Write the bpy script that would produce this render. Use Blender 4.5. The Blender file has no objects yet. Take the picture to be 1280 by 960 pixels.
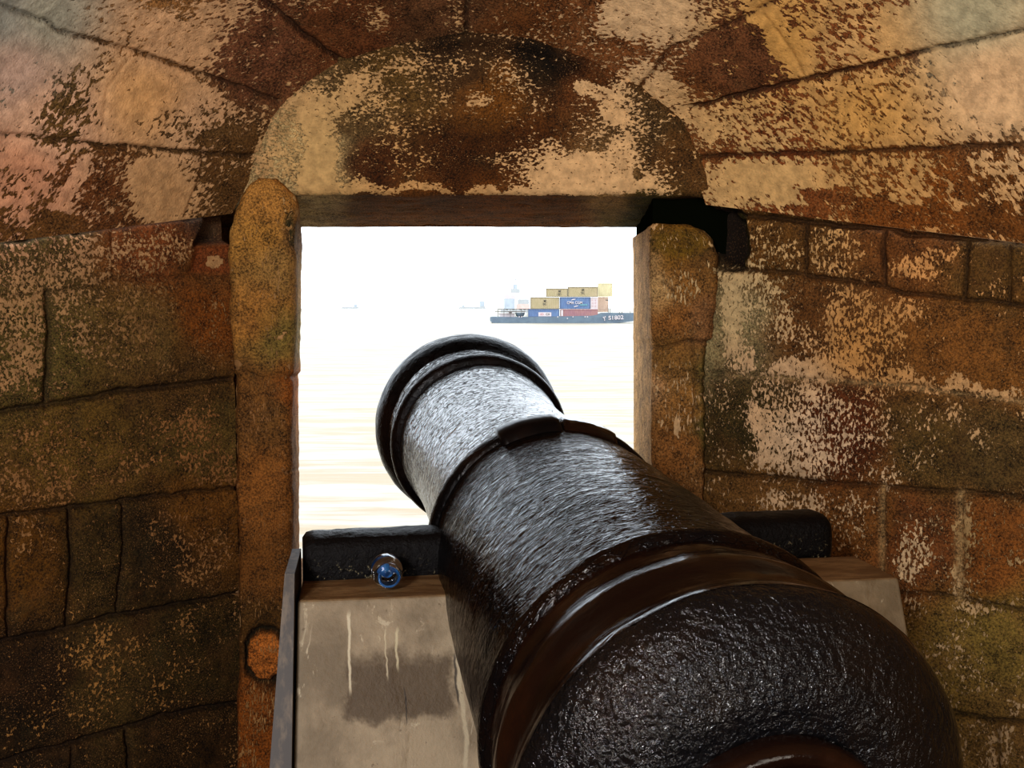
import bpy, bmesh, math, random
import numpy as np
from mathutils import Vector, Matrix
random.seed(7)
C = bpy.context.scene.collection
SC = bpy.context.scene
PI = math.pi
rad = math.radians

# ------------------------------------------------------------------ camera
F = 1300.0
PITCH = math.atan(95 / F)
CAMZ = 1.6
cp, sp = math.cos(PITCH), math.sin(PITCH)
cam_d = bpy.data.cameras.new('camera'); cam = bpy.data.objects.new('camera', cam_d); C.objects.link(cam)
cam.location = (0, 0, CAMZ); cam.rotation_euler = (PI / 2 - PITCH, 0, 0)
cam_d.sensor_width = 36; cam_d.lens = 36 * F / 1280; cam_d.clip_start = .01; cam_d.clip_end = 30000
SC.camera = cam
SC.view_settings.view_transform = 'Standard'
SC.view_settings.look = 'Medium High Contrast'

def W(px, py, Y):
    """world point seen in the photo at (px,py) lying on the vertical plane at distance Y"""
    dx = (px - 640) / F; dy = -(py - 480) / F
    d = (dx, cp + dy * sp, -sp + dy * cp)
    s = Y / d[1]
    return (d[0] * s, Y, CAMZ + d[2] * s)

def proj(P):
    x, y, z = P[..., 0], P[..., 1], P[..., 2] - CAMZ
    d = y * cp - z * sp; u = y * sp + z * cp
    ok = d > .25
    dd = np.where(ok, d, 1)
    return 640 + F * x / dd, 480 - F * u / dd, ok

def lin(c):
    out = []
    for v in c[:3]:
        v = v / 255.
        out.append(v / 12.92 if v <= .04045 else ((v + .055) / 1.055) ** 2.4)
    return tuple(out)

# ------------------------------------------------------------------ numpy noise
_rng = np.random.RandomState(3)
_T = _rng.rand(64, 64, 64).astype(np.float32)
def vnoise(x, y, z):
    xi = np.floor(x).astype(int); yi = np.floor(y).astype(int); zi = np.floor(z).astype(int)
    fx = x - xi; fy = y - yi; fz = z - zi
    fx = fx * fx * (3 - 2 * fx); fy = fy * fy * (3 - 2 * fy); fz = fz * fz * (3 - 2 * fz)
    def g(a, b, c): return _T[(xi + a) & 63, (yi + b) & 63, (zi + c) & 63]
    return (((g(0,0,0)*(1-fx)+g(1,0,0)*fx)*(1-fy)+(g(0,1,0)*(1-fx)+g(1,1,0)*fx)*fy)*(1-fz)
            + ((g(0,0,1)*(1-fx)+g(1,0,1)*fx)*(1-fy)+(g(0,1,1)*(1-fx)+g(1,1,1)*fx)*fy)*fz)
def fbm(P, s, o=4, off=0.):
    a = 1.; t = 0.; n = 0.
    x, y, z = P[..., 0] * s + off, P[..., 1] * s + off * 1.7, P[..., 2] * s - off * .6
    for k in range(o):
        t = t + a * vnoise(x, y, z); n += a; a *= .5; x = x * 2.03 + 7.1; y = y * 2.03 + 3.3; z = z * 2.03 + 1.9
    return t / n - .5

def seg_dist(px, py, pts):
    d = np.full(px.shape, 1e9)
    for (x0, y0), (x1, y1) in zip(pts[:-1], pts[1:]):
        vx, vy = x1 - x0, y1 - y0; L = vx * vx + vy * vy + 1e-9
        t = np.clip(((px - x0) * vx + (py - y0) * vy) / L, 0, 1)
        d = np.minimum(d, np.hypot(px - x0 - t * vx, py - y0 - t * vy))
    return d
def in_poly(px, py, pts):
    ins = np.zeros(px.shape, bool); n = len(pts)
    for i in range(n):
        x0, y0 = pts[i]; x1, y1 = pts[(i + 1) % n]
        c = ((y0 > py) != (y1 > py)) & (px < (x1 - x0) * (py - y0) / (y1 - y0 + 1e-9) + x0)
        ins ^= c
    return ins
def soft_poly(px, py, pts, w):
    d = seg_dist(px, py, pts + [pts[0]]); s = np.where(in_poly(px, py, pts), d, -d)
    return np.clip(s / w * .5 + .5, 0, 1)

# ------------------------------------------------------------------ measured masonry: joints (pts, half width, depth)
J_left = [
 ([(-200,330),(0,303),(40,300),(69,290),(92,293),(155,282),(255,270),(296,266)], 3.2, 1.3),
 ([(-200,390),(0,372),(55,368),(140,350),(285,343)], 3, .45),
 ([(-200,545),(0,515),(60,506),(110,498),(150,489),(210,483),(290,475)], 3.4, 1.4),
 ([(-200,680),(0,646),(50,640),(90,634),(150,628),(190,620),(270,613),(300,611)], 2.8, 1.),
 ([(-200,850),(0,804),(85,786),(145,771),(220,758),(300,743)], 3., 1.2),
 ([(-200,1010),(0,955),(30,945),(90,930),(160,911),(200,897),(265,885),(300,880)], 3.4, 1.4),
 ([(60,366),(64,420),(58,508)], 5, 1.0),
 ([(141,288),(143,350)], 3, .4), ([(232,275),(236,345)], 3, .25),
 ([(12,645),(10,720),(12,803)], 2.6, 1.), ([(88,634),(90,700),(86,786)], 2.8, 1.1), ([(153,628),(155,690),(147,770)], 2.6, .8),
 ([(161,912),(163,1000)], 2.8, 1.), ([(91,931),(89,1000)], 2.2, .7), ([(-60,700),(-62,800)], 2.6, 1.),
 ([(-90,515),(-85,640)], 2.6, 1.)]
J_right = [
 ([(880,250),(925,268),(998,275),(1040,281),(1108,285),(1130,292),(1200,298),(1280,304),(1500,320)], 3.2, 1.4),
 ([(900,336),(955,338),(1000,343),(1045,350),(1100,357),(1130,366),(1190,372),(1280,381),(1500,400)], 2.6, 1.),
 ([(890,467),(980,473),(1060,477),(1130,482),(1200,492),(1280,503),(1500,535)], 3, .5),
 ([(880,591),(950,596),(1010,602),(1100,608),(1200,617),(1280,622),(1500,645)], 2.8, .9),
 ([(1000,720),(1040,727),(1132,743),(1170,743),(1220,752),(1280,764),(1500,800)], 2.8, .9),
 ([(1100,880),(1195,893),(1240,902),(1280,904),(1500,950)], 2.8, .9),
 ([(1007,276),(1005,345)], 2.6, 1.), ([(1104,286),(1103,357)], 3, 1.3), ([(1208,299),(1206,374)], 2.8, 1.2), ([(1262,304),(1260,380)], 2.4, .8),
 ([(1103,608),(1105,680),(1102,738)], 3, .6), ([(1200,617),(1203,690),(1199,750)], 4, .6), ([(1246,903),(1248,1000)], 3, .6),
 ([(1400,640),(1400,780)], 3, 1.), ([(1350,520),(1350,630)], 3, 1.)]
J_ceil = [
 ([(-300,-90),(0,5),(20,14),(60,28),(75,38),(115,50),(168,64),(200,75),(235,88),(261,96),(300,110),(351,127)], 2.6, .9),
 ([(-300,140),(0,168),(62,175),(130,182),(192,186),(254,191),(330,196)], 2.6, .9),
 ([(250,-60),(327,0),(345,12),(364,31),(400,60),(440,86)], 3., 1.4),
 ([(588,-80),(584,0),(583,35),(581,50)], 3., 1.6),
 ([(800,110),(835,62),(885,43),(945,15),(1040,-40)], 2.4, .8),
 ([(860,136),(940,115),(1005,100),(1060,88),(1136,70),(1160,62),(1230,50),(1280,38),(1500,-20)], 2.6, 1.1),
 ([(850,197),(960,192),(1060,191),(1110,188),(1180,185),(1263,182),(1500,172)], 2.6, 1.0),
 ([(1005,100),(985,60),(955,20)], 2, .35), ([(1060,191),(1066,240)], 2., .35), ([(254,191),(250,225),(232,268)], 2., .4),
 ([(168,64),(135,110),(125,180)], 2, .2), ([(700,50),(760,-20)], 2, .4), ([(500,50),(470,-30)], 2, .35),
 ([(1136,70),(1190,120),(1240,180)], 2, .2)]
J_front = [([(690,60),(745,110),(800,150),(850,215)], 2.5, .5)]

def el(px, py, b):
    cx, cy, rx, ry, ang = b[:5]; a = math.radians(ang)
    dx = px - cx; dy = py - cy
    u = dx * math.cos(a) + dy * math.sin(a); v = -dx * math.sin(a) + dy * math.cos(a)
    r = np.sqrt((u / rx) ** 2 + (v / ry) ** 2)
    return np.clip((1.25 - r) / .5, 0, 1)

# whitewash density blobs (cx, cy, rx, ry, angle, density)
B_ceil = [
 (60,110,38,190,33,.93), (15,30,110,65,-30,1.0), (105,150,60,62,-20,.42), (190,45,110,42,15,.72), (290,30,60,30,20,.72), (330,80,48,60,-35,.14), (390,60,50,40,45,.08),
 (165,125,42,50,10,.97), (215,110,80,22,18,.95), (245,155,75,30,-12,.68), (150,175,60,10,3,.9), (330,150,55,26,-25,.4), (350,170,14,60,30,.85), (290,172,50,14,0,.2),
 (30,225,60,34,-20,.62), (60,200,60,12,5,.8), (110,222,42,34,0,.3), (92,232,10,50,28,.8), (205,238,40,42,-10,1.), (255,210,14,30,20,.6), (288,228,36,40,0,.2), (60,285,90,12,-5,.12),
 (480,30,90,50,0,.1), (470,25,14,20,0,.4), (560,60,60,10,-8,.55), (640,30,50,50,0,.12), (700,15,20,70,30,.45), (745,30,70,30,15,.38), (805,15,60,32,-15,.86), (765,65,60,22,20,.3), (850,40,40,14,-20,.7),
 (925,75,66,44,-15,.05), (905,85,20,14,0,.3), (978,50,20,70,-32,1.), (1045,20,70,60,20,.6), (1100,55,60,20,-15,.7), (1215,20,110,42,-10,1.), (1240,100,100,60,-20,.96), (1080,135,110,48,-10,.64), (1180,165,100,20,0,.72),
 (955,152,60,40,0,.52), (905,160,40,36,30,.6), (820,110,30,36,-40,.8), (870,150,30,12,30,.75), (890,185,25,16,0,.35),
 (965,228,85,30,0,.92), (930,255,30,10,0,.6), (1100,225,70,34,10,.55), (1060,250,60,14,8,.1), (1170,272,160,15,4,.08), (1260,215,50,30,0,.58), (1195,230,35,25,0,.25)]
B_left = [
 (20,330,70,30,0,.5), (90,320,50,36,0,.48), (145,320,8,36,0,.7), (195,315,48,28,0,.42), (40,380,60,24,-5,.66), (25,430,45,60,0,.52), (100,395,46,46,0,.48), (150,350,40,10,0,.7), (180,400,60,70,0,.33), (190,380,30,20,0,.45), (250,420,50,70,0,.2),
 (60,485,60,14,0,.2), (80,565,90,40,-5,.36), (60,600,60,26,-5,.36), (180,560,70,50,0,.28), (250,560,40,56,0,.36), (150,510,110,12,-4,.1),
 (40,670,30,26,0,.4), (40,760,40,40,0,.05), (115,690,40,60,0,.12), (240,680,50,50,0,.36), (200,740,50,26,0,.06),
 (130,850,75,56,-20,.34), (200,850,40,60,0,.18), (40,850,60,50,0,.05), (240,830,50,50,0,.12)]
B_right = [
 (928,350,30,24,0,.8), (918,390,22,80,0,.72), (925,430,18,40,-10,.75), (960,310,40,26,0,.42), (970,390,40,50,20,.42), (1010,420,20,60,0,.2), (1045,315,40,28,0,.42), (1150,328,42,18,-10,.6), (1075,420,46,70,-5,.58),(1010,465,60,16,0,.7), (1110,440,30,50,0,.5),
 (1140,380,20,18,0,.6), (1165,350,20,12,0,.4), (1225,430,66,60,0,.05), (1180,480,110,9,8,.66), (1010,540,80,60,0,.5), (990,575,50,24,10,.6), (960,490,25,30,0,.5), (945,545,12,50,0,.68), (1090,520,30,50,0,.45), (1100,590,20,24,0,.4), (1170,520,40,30,0,.3),
 (1230,570,60,50,0,.14), (920,560,24,50,0,.08), (1000,635,45,22,0,.5), (1140,690,20,50,0,.5), (1205,680,14,70,0,.62), (1170,640,25,20,0,.2), (1060,650,30,30,0,.24), (1245,690,34,60,0,.16), (1230,755,40,10,8,.55), (1170,830,60,60,0,.16), (1250,935,22,34,0,.5), (1215,925,20,30,0,.3)]
B_front = [
 (640,120,300,100,0,.27), (395,205,26,70,14,1.), (380,150,30,50,30,.85), (430,120,40,16,-40,.75), (500,85,50,9,-25,.55), (440,170,30,30,0,.3), (440,232,40,10,0,.8), (520,236,60,7,0,.75), (520,190,70,14,0,.38), (480,205,50,16,0,.08), (590,175,60,34,0,.06), (600,220,70,14,0,.14), (690,190,70,8,0,.55), (640,205,60,8,0,.45),
 (740,215,95,26,-3,.9), (790,195,40,26,0,.72), (700,240,130,8,0,.9), (785,160,40,12,0,.5), (770,130,40,20,30,.55), (740,112,30,8,30,.8), (765,140,20,16,30,.85), (830,180,30,40,-20,.22), (798,212,7,9,0,.0), (600,125,18,9,0,.6), (690,115,24,10,0,.35), (700,78,30,8,10,.5), (560,60,60,5,0,.4),
 (350,190,30,50,20,.5)]
# stone colour samples (x, y, r, g, b) with the walls' shading left in
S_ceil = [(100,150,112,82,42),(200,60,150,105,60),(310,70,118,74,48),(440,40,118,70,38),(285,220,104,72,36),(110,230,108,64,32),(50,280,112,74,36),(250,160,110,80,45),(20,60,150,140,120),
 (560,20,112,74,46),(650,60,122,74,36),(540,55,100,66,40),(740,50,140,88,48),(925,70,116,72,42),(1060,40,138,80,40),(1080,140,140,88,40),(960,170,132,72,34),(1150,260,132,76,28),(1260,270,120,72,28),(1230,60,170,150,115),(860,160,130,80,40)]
S_left = [(40,330,92,72,38),(200,300,116,64,30),(50,440,90,74,34),(180,420,104,78,38),(265,400,118,66,20),(100,560,98,72,28),(250,540,92,70,30),(40,700,92,58,16),(120,700,62,45,16),(200,690,50,34,12),(260,650,110,70,24),(130,850,76,57,24),(50,850,46,28,10),(240,820,62,46,16),(250,930,56,36,12),(30,930,42,28,10),(230,480,84,58,24),(265,285,60,40,28),(262,325,104,64,26)]  # lower left ones darkened to imitate the dim light there
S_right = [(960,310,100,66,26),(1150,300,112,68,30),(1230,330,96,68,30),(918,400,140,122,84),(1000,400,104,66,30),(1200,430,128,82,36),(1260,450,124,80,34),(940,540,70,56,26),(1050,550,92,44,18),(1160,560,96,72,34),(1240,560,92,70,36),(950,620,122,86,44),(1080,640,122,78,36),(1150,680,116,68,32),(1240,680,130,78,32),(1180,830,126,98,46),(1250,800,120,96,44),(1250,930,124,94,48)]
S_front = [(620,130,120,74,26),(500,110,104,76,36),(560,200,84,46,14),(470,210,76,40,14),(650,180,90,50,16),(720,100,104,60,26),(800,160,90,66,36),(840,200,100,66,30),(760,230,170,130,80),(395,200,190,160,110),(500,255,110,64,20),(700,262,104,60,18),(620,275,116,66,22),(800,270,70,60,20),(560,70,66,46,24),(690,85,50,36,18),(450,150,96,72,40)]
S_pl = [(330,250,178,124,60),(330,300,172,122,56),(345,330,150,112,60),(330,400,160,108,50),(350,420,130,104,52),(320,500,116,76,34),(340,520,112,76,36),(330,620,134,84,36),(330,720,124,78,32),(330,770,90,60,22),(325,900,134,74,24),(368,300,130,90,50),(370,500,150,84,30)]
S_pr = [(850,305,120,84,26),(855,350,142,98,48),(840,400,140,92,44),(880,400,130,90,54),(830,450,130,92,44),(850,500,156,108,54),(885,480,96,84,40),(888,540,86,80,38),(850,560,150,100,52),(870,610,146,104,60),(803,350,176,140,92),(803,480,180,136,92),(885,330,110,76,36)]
# whitewash colour samples, left wall ones lowered for its dimness
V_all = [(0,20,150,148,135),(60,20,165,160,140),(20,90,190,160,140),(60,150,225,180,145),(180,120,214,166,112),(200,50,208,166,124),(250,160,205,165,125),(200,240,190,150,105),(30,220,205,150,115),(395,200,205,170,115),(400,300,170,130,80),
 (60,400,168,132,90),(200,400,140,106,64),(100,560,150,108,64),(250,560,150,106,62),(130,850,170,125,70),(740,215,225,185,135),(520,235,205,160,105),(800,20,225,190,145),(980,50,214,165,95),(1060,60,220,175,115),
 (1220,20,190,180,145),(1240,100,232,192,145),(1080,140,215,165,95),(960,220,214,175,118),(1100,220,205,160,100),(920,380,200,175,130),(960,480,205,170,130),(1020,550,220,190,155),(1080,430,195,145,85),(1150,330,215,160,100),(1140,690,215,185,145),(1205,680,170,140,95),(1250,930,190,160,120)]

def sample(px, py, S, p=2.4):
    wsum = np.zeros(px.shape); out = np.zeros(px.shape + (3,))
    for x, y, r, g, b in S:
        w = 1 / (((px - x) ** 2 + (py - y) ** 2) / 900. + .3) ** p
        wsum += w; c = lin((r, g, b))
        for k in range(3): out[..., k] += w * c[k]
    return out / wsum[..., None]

def smooth_noise_px(px, py, s, seed):
    P = np.stack([px / s, py / s, np.full(px.shape, seed * 3.7)], -1)
    return fbm(P, 1., 3)

# ------------------------------------------------------------------ materials
def newmat(name):
    m = bpy.data.materials.new(name); m.use_nodes = True
    nt = m.node_tree; b = nt.nodes['Principled BSDF']
    return m, nt, b
def nd(nt, t, **kw):
    n = nt.nodes.new(t)
    for k, v in kw.items():
        if k in n.inputs: n.inputs[k].default_value = v
        else: setattr(n, k, v)
    return n
def mth(nt, op, a, b=None, clamp=False):
    n = nt.nodes.new('ShaderNodeMath'); n.operation = op; n.use_clamp = clamp
    for i, v in enumerate((a, b)):
        if v is None: continue
        if hasattr(v, 'is_linked'): nt.links.new(v, n.inputs[i])
        else: n.inputs[i].default_value = v
    return n.outputs[0]
def mixc(nt, f, a, b, mode='MIX'):
    n = nt.nodes.new('ShaderNodeMix'); n.data_type = 'RGBA'; n.blend_type = mode
    for sock, v in ((n.inputs[0], f), (n.inputs[6], a), (n.inputs[7], b)):
        if hasattr(v, 'is_linked'): nt.links.new(v, sock)
        else: sock.default_value = v if not isinstance(v, tuple) else (v + (1,) if len(v) == 3 else v)
    return n.outputs[2]
def mrange(nt, v, a, b, c=0., d=1.):
    n = nt.nodes.new('ShaderNodeMapRange'); n.interpolation_type = 'SMOOTHSTEP'
    nt.links.new(v, n.inputs[0])
    for i, x in zip((1, 2, 3, 4), (a, b, c, d)):
        if hasattr(x, 'is_linked'): nt.links.new(x, n.inputs[i])
        else: n.inputs[i].default_value = x
    return n.outputs[0]
def noise(nt, vec, scale, detail=4, rough=.55, dist=0.):
    n = nd(nt, 'ShaderNodeTexNoise', Scale=scale, Detail=detail, Roughness=rough, Distortion=dist)
    if vec is not None: nt.links.new(vec, n.inputs['Vector'])
    return n.outputs['Fac']
def mapping(nt, vec, scale=(1,1,1), rot=(0,0,0)):
    n = nt.nodes.new('ShaderNodeMapping'); n.inputs['Scale'].default_value = scale; n.inputs['Rotation'].default_value = rot
    nt.links.new(vec, n.inputs['Vector']); return n.outputs[0]
def bump(nt, h, strength, dist, normal=None):
    n = nd(nt, 'ShaderNodeBump', Strength=strength, Distance=dist)
    nt.links.new(h, n.inputs['Height'])
    if normal is not None: nt.links.new(normal, n.inputs['Normal'])
    return n.outputs[0]

def stone_material(name, fleck=70., rot=0.3, stretch=.45, dirt=.6, fine=1.):
    m, nt, b = newmat(name)
    L = nt.links.new
    at = nd(nt, 'ShaderNodeAttribute', attribute_name='Tint'); wc = nd(nt, 'ShaderNodeAttribute', attribute_name='WashCol')
    ws = nd(nt, 'ShaderNodeAttribute', attribute_name='Wash'); gr = nd(nt, 'ShaderNodeAttribute', attribute_name='Groove')
    uv = nd(nt, 'ShaderNodeAttribute', attribute_name='Flat').outputs['Vector']
    tc = nt.nodes.new('ShaderNodeTexCoord').outputs['Object']
    mp = mapping(nt, uv, (1, stretch, 1), (0, 0, rot))
    n1 = noise(nt, mp, fleck, 5, .62, .3)
    n2 = noise(nt, mp, fleck * .35, 3, .5)
    f = mth(nt, 'ADD', mth(nt, 'MULTIPLY', n1, .85), mth(nt, 'MULTIPLY', n2, .15))
    thr = mth(nt, 'SUBTRACT', .675, mth(nt, 'MULTIPLY', ws.outputs['Fac'], .35))
    # contrast the noise so that density maps evenly
    mask = mrange(nt, f, mth(nt, 'SUBTRACT', thr, .012), mth(nt, 'ADD', thr, .016))
    # stone grain
    g1 = noise(nt, tc, 170, 3, .7); g2 = noise(nt, tc, 22, 4, .6); g3 = noise(nt, tc, 420, 2, .6)
    k = mth(nt, 'ADD', mth(nt, 'MULTIPLY', mrange(nt, g1, .36, .64), 1.0), mth(nt, 'MULTIPLY', mrange(nt, g2, .3, .7), .6))
    k = mth(nt, 'ADD', k, mth(nt, 'MULTIPLY', mrange(nt, g3, .36, .64), .5))
    k = mth(nt, 'SUBTRACT', k, .06)
    kc = nt.nodes.new('ShaderNodeCombineColor')
    for i, s in enumerate((1., .97, .9)): L(mth(nt, 'MULTIPLY', k, s), kc.inputs[i])
    stone = mixc(nt, 1., at.outputs['Color'], kc.outputs[0], 'MULTIPLY')
    # rusty and mossy stains
    r = mrange(nt, noise(nt, tc, 6.5, 5, .65), .5, .68)
    stone = mixc(nt, mth(nt, 'MULTIPLY', r, .22), stone, (.16, .07, .022))
    gre = mrange(nt, noise(nt, tc, 9.3, 4, .6), .56, .7)
    stone = mixc(nt, mth(nt, 'MULTIPLY', gre, .22), stone, (.06, .05, .02))
    # pits
    pit = mrange(nt, g3, .62, .72)
    stone = mixc(nt, mth(nt, 'MULTIPLY', pit, .4), stone, (.03, .018, .008))
    sp_ = mth(nt, 'MULTIPLY', mrange(nt, noise(nt, mp, fleck * 2.6, 3, .6), .585, .62), mrange(nt, noise(nt, tc, 7., 3, .6), .38, .6, .15, .9))
    stone = mixc(nt, mth(nt, 'MULTIPLY', sp_, .55), stone, lin((176, 132, 84)))
    wv = mrange(nt, noise(nt, tc, 40, 4, .6), .3, .7, .74, 1.12)
    wcc = nt.nodes.new('ShaderNodeCombineColor')
    for i in range(3): L(wv, wcc.inputs[i])
    wash = mixc(nt, 1., wc.outputs['Color'], wcc.outputs[0], 'MULTIPLY')
    col = mixc(nt, mask, stone, wash)
    col = mixc(nt, mth(nt, 'MULTIPLY', gr.outputs['Fac'], dirt, True), col, (.02, .010, .005))
    L(col, b.inputs['Base Color'])
    b.inputs['Roughness'].default_value = .85
    b.inputs['Specular IOR Level'].default_value = .25
    h = mth(nt, 'ADD', mth(nt, 'MULTIPLY', g1, .5 * fine), mth(nt, 'MULTIPLY', g2, 1.))
    h = mth(nt, 'ADD', h, mth(nt, 'MULTIPLY', mask, .35))
    h = mth(nt, 'ADD', h, mth(nt, 'MULTIPLY', n1, .5))
    L(bump(nt, h, .9, .006), b.inputs['Normal'])
    return m

M = {}
M['wall_l'] = stone_material('weathered stone left', 118, .0, .75)
M['wall_r'] = stone_material('weathered stone right', 128, .12, .55)
M['vault_l'] = stone_material('limewashed vault stone', 92, 0.0, .5)
M['front'] = stone_material('limewashed arch stone', 84, 0., 1.5)
M['pier'] = stone_material('plastered pier', 60, 0., .7)

def sheet(name, P, mat, joints=(), blobs=(), stones=((0,0,120,80,40),), base_wash=.3, extra=None, flat=None, disp=.012, jd=.016, flip=False, jit=3.):
    """P: (nu,nv,3) grid of points; real geometry displaced along its normal, with attributes for the procedural stone."""
    nu, nv = P.shape[:2]
    du = np.gradient(P, axis=0); dv = np.gradient(P, axis=1)
    N = np.cross(du, dv); N /= np.linalg.norm(N, axis=-1, keepdims=True) + 1e-12
    if flip: N = -N
    px, py, ok = proj(P)
    jx = smooth_noise_px(px, py, 22, 1) * jit * 2; jy = smooth_noise_px(px, py, 22, 2) * jit * 2
    jx2 = smooth_noise_px(px, py, 6, 3) * 2.6; jy2 = smooth_noise_px(px, py, 6, 4) * 2.6
    ax, ay = px + jx + jx2, py + jy + jy2
    gro = np.zeros(px.shape); dep = np.zeros(px.shape); lip = np.zeros(px.shape)
    for pts, w, s in joints:
        d = seg_dist(ax, ay, pts)
        g = np.exp(-(d / w) ** 2) * min(s, 1.2)
        gro = np.maximum(gro, g * min(1, s)); dep = np.maximum(dep, g)
        lip = np.maximum(lip, np.exp(-(d / (w * 4.5)) ** 2) * min(s, 1))
    gro = gro * (.55 + .9 * np.clip(smooth_noise_px(px, py, 30, 8) + .5, 0, 1))
    bx = px + smooth_noise_px(px, py, 30, 5) * 34; by = py + smooth_noise_px(px, py, 30, 6) * 34
    wash = np.full(px.shape, float(base_wash))
    for q in blobs:
        e = el(bx, by, q); wash = wash * (1 - e) + q[5] * e
    wash = wash + np.clip(1.15 - wash, 0, 1) * (.75 * smooth_noise_px(px, py, 26, 41) + .45 * smooth_noise_px(px, py, 60, 42)) + .05 * (wash < .3)
    wash = wash * (1 - .55 * np.clip(dep, 0, 1))
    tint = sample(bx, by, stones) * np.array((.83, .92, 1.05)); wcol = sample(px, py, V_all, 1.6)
    tint *= (1 + .5 * fbm(P, 4., 3, 9.))[..., None]
    D = -jd * dep - jd * .35 * lip + disp * 1.1 * fbm(P, 5., 3) + disp * .7 * fbm(P, 22., 4, 5.)
    wash = np.where(ok, wash, base_wash); gro = np.where(ok, gro, 0); D = np.where(ok, D, disp * fbm(P, 5., 3))
    tint = np.where(ok[..., None], tint, np.array(lin((120, 80, 42))))
    wcol = np.where(ok[..., None], wcol, np.array(lin((200, 160, 110))))
    if extra is not None: wash, gro, D, tint, wcol = extra(px, py, ok, wash, gro, D, tint, wcol)
    Q = P + N * D[..., None]
    idx = np.arange(nu * nv).reshape(nu, nv)
    a, b_, c, d_ = idx[:-1, :-1].ravel(), idx[1:, :-1].ravel(), idx[1:, 1:].ravel(), idx[:-1, 1:].ravel()
    faces = np.stack([a, d_, c, b_] if flip else [a, b_, c, d_], 1)
    me = bpy.data.meshes.new(name)
    me.vertices.add(nu * nv); me.vertices.foreach_set('co', Q.reshape(-1).astype(np.float32))
    nf = len(faces); me.loops.add(nf * 4); me.polygons.add(nf)
    me.loops.foreach_set('vertex_index', faces.ravel().astype(np.int32))
    me.polygons.foreach_set('loop_start', np.arange(0, nf * 4, 4, dtype=np.int32))
    me.polygons.foreach_set('loop_total', np.full(nf, 4, np.int32))
    me.polygons.foreach_set('use_smooth', np.ones(nf, bool))
    me.update(calc_edges=True)
    def fa(nm, v):
        t = me.attributes.new(nm, 'FLOAT', 'POINT'); t.data.foreach_set('value', v.reshape(-1).astype(np.float32))
    def ca(nm, v):
        t = me.attributes.new(nm, 'FLOAT_COLOR', 'POINT')
        v4 = np.concatenate([np.clip(v, 0, 1), np.ones(v.shape[:-1] + (1,))], -1); t.data.foreach_set('color', v4.reshape(-1).astype(np.float32))
    fa('Wash', np.clip(wash, 0, 1)); fa('Groove', np.clip(gro, 0, 1)); ca('Tint', tint); ca('WashCol', wcol)
    if flat is None:
        flat = np.concatenate([np.cumsum(np.linalg.norm(du, axis=-1), 0)[..., None], np.cumsum(np.linalg.norm(dv, axis=-1), 1)[..., None], np.zeros(px.shape + (1,))], -1)
    t = me.attributes.new('Flat', 'FLOAT_VECTOR', 'POINT'); t.data.foreach_set('vector', flat.reshape(-1).astype(np.float32))
    me.materials.append(mat)
    o = bpy.data.objects.new(name, me); C.objects.link(o); o['kind'] = 'structure'
    return o

def lerp(a, b, t): return a + (b - a) * t
def dense(n1, e1, n2):
    return np.concatenate([np.linspace(0, e1, n1, endpoint=False), np.linspace(e1, 1, n2)])

YF, YB = 3.0, 2.06                 # front wall plane, end of the splay
XS = 1.9
# ------------------------------------------------------------------ side walls (splayed, then straight back)
def side_wall(name, cpx, top_px, sgn, mat, joints, blobs, stones, extra=None):
    cx, _, ztop = W(cpx, top_px, YF)
    ex, ez = sgn * XS, CAMZ + .02
    u = dense(210, .52, 40)
    back = np.linspace(YB, -2.6, 30)[1:]
    X = np.concatenate([lerp(cx, ex, u), np.full(len(back), ex)]); Y = np.concatenate([lerp(YF, YB, u), back])
    Zt = np.concatenate([lerp(ztop, ez, u), np.full(len(back), ez)])
    v = np.concatenate([np.linspace(0, .18, 12, endpoint=False), np.linspace(.18, 1, 420)])
    P = np.zeros((len(X), len(v), 3)); P[..., 0] = X[:, None]; P[..., 1] = Y[:, None]; P[..., 2] = v[None] * Zt[:, None]
    fl = np.zeros_like(P)
    s = np.concatenate([[0], np.cumsum(np.hypot(np.diff(X), np.diff(Y)))])
    fl[..., 0] = s[:, None]; fl[..., 1] = P[..., 2]
    return sheet(name, P, mat, joints, blobs, stones, .12, extra, fl, flip=(sgn < 0))

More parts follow.
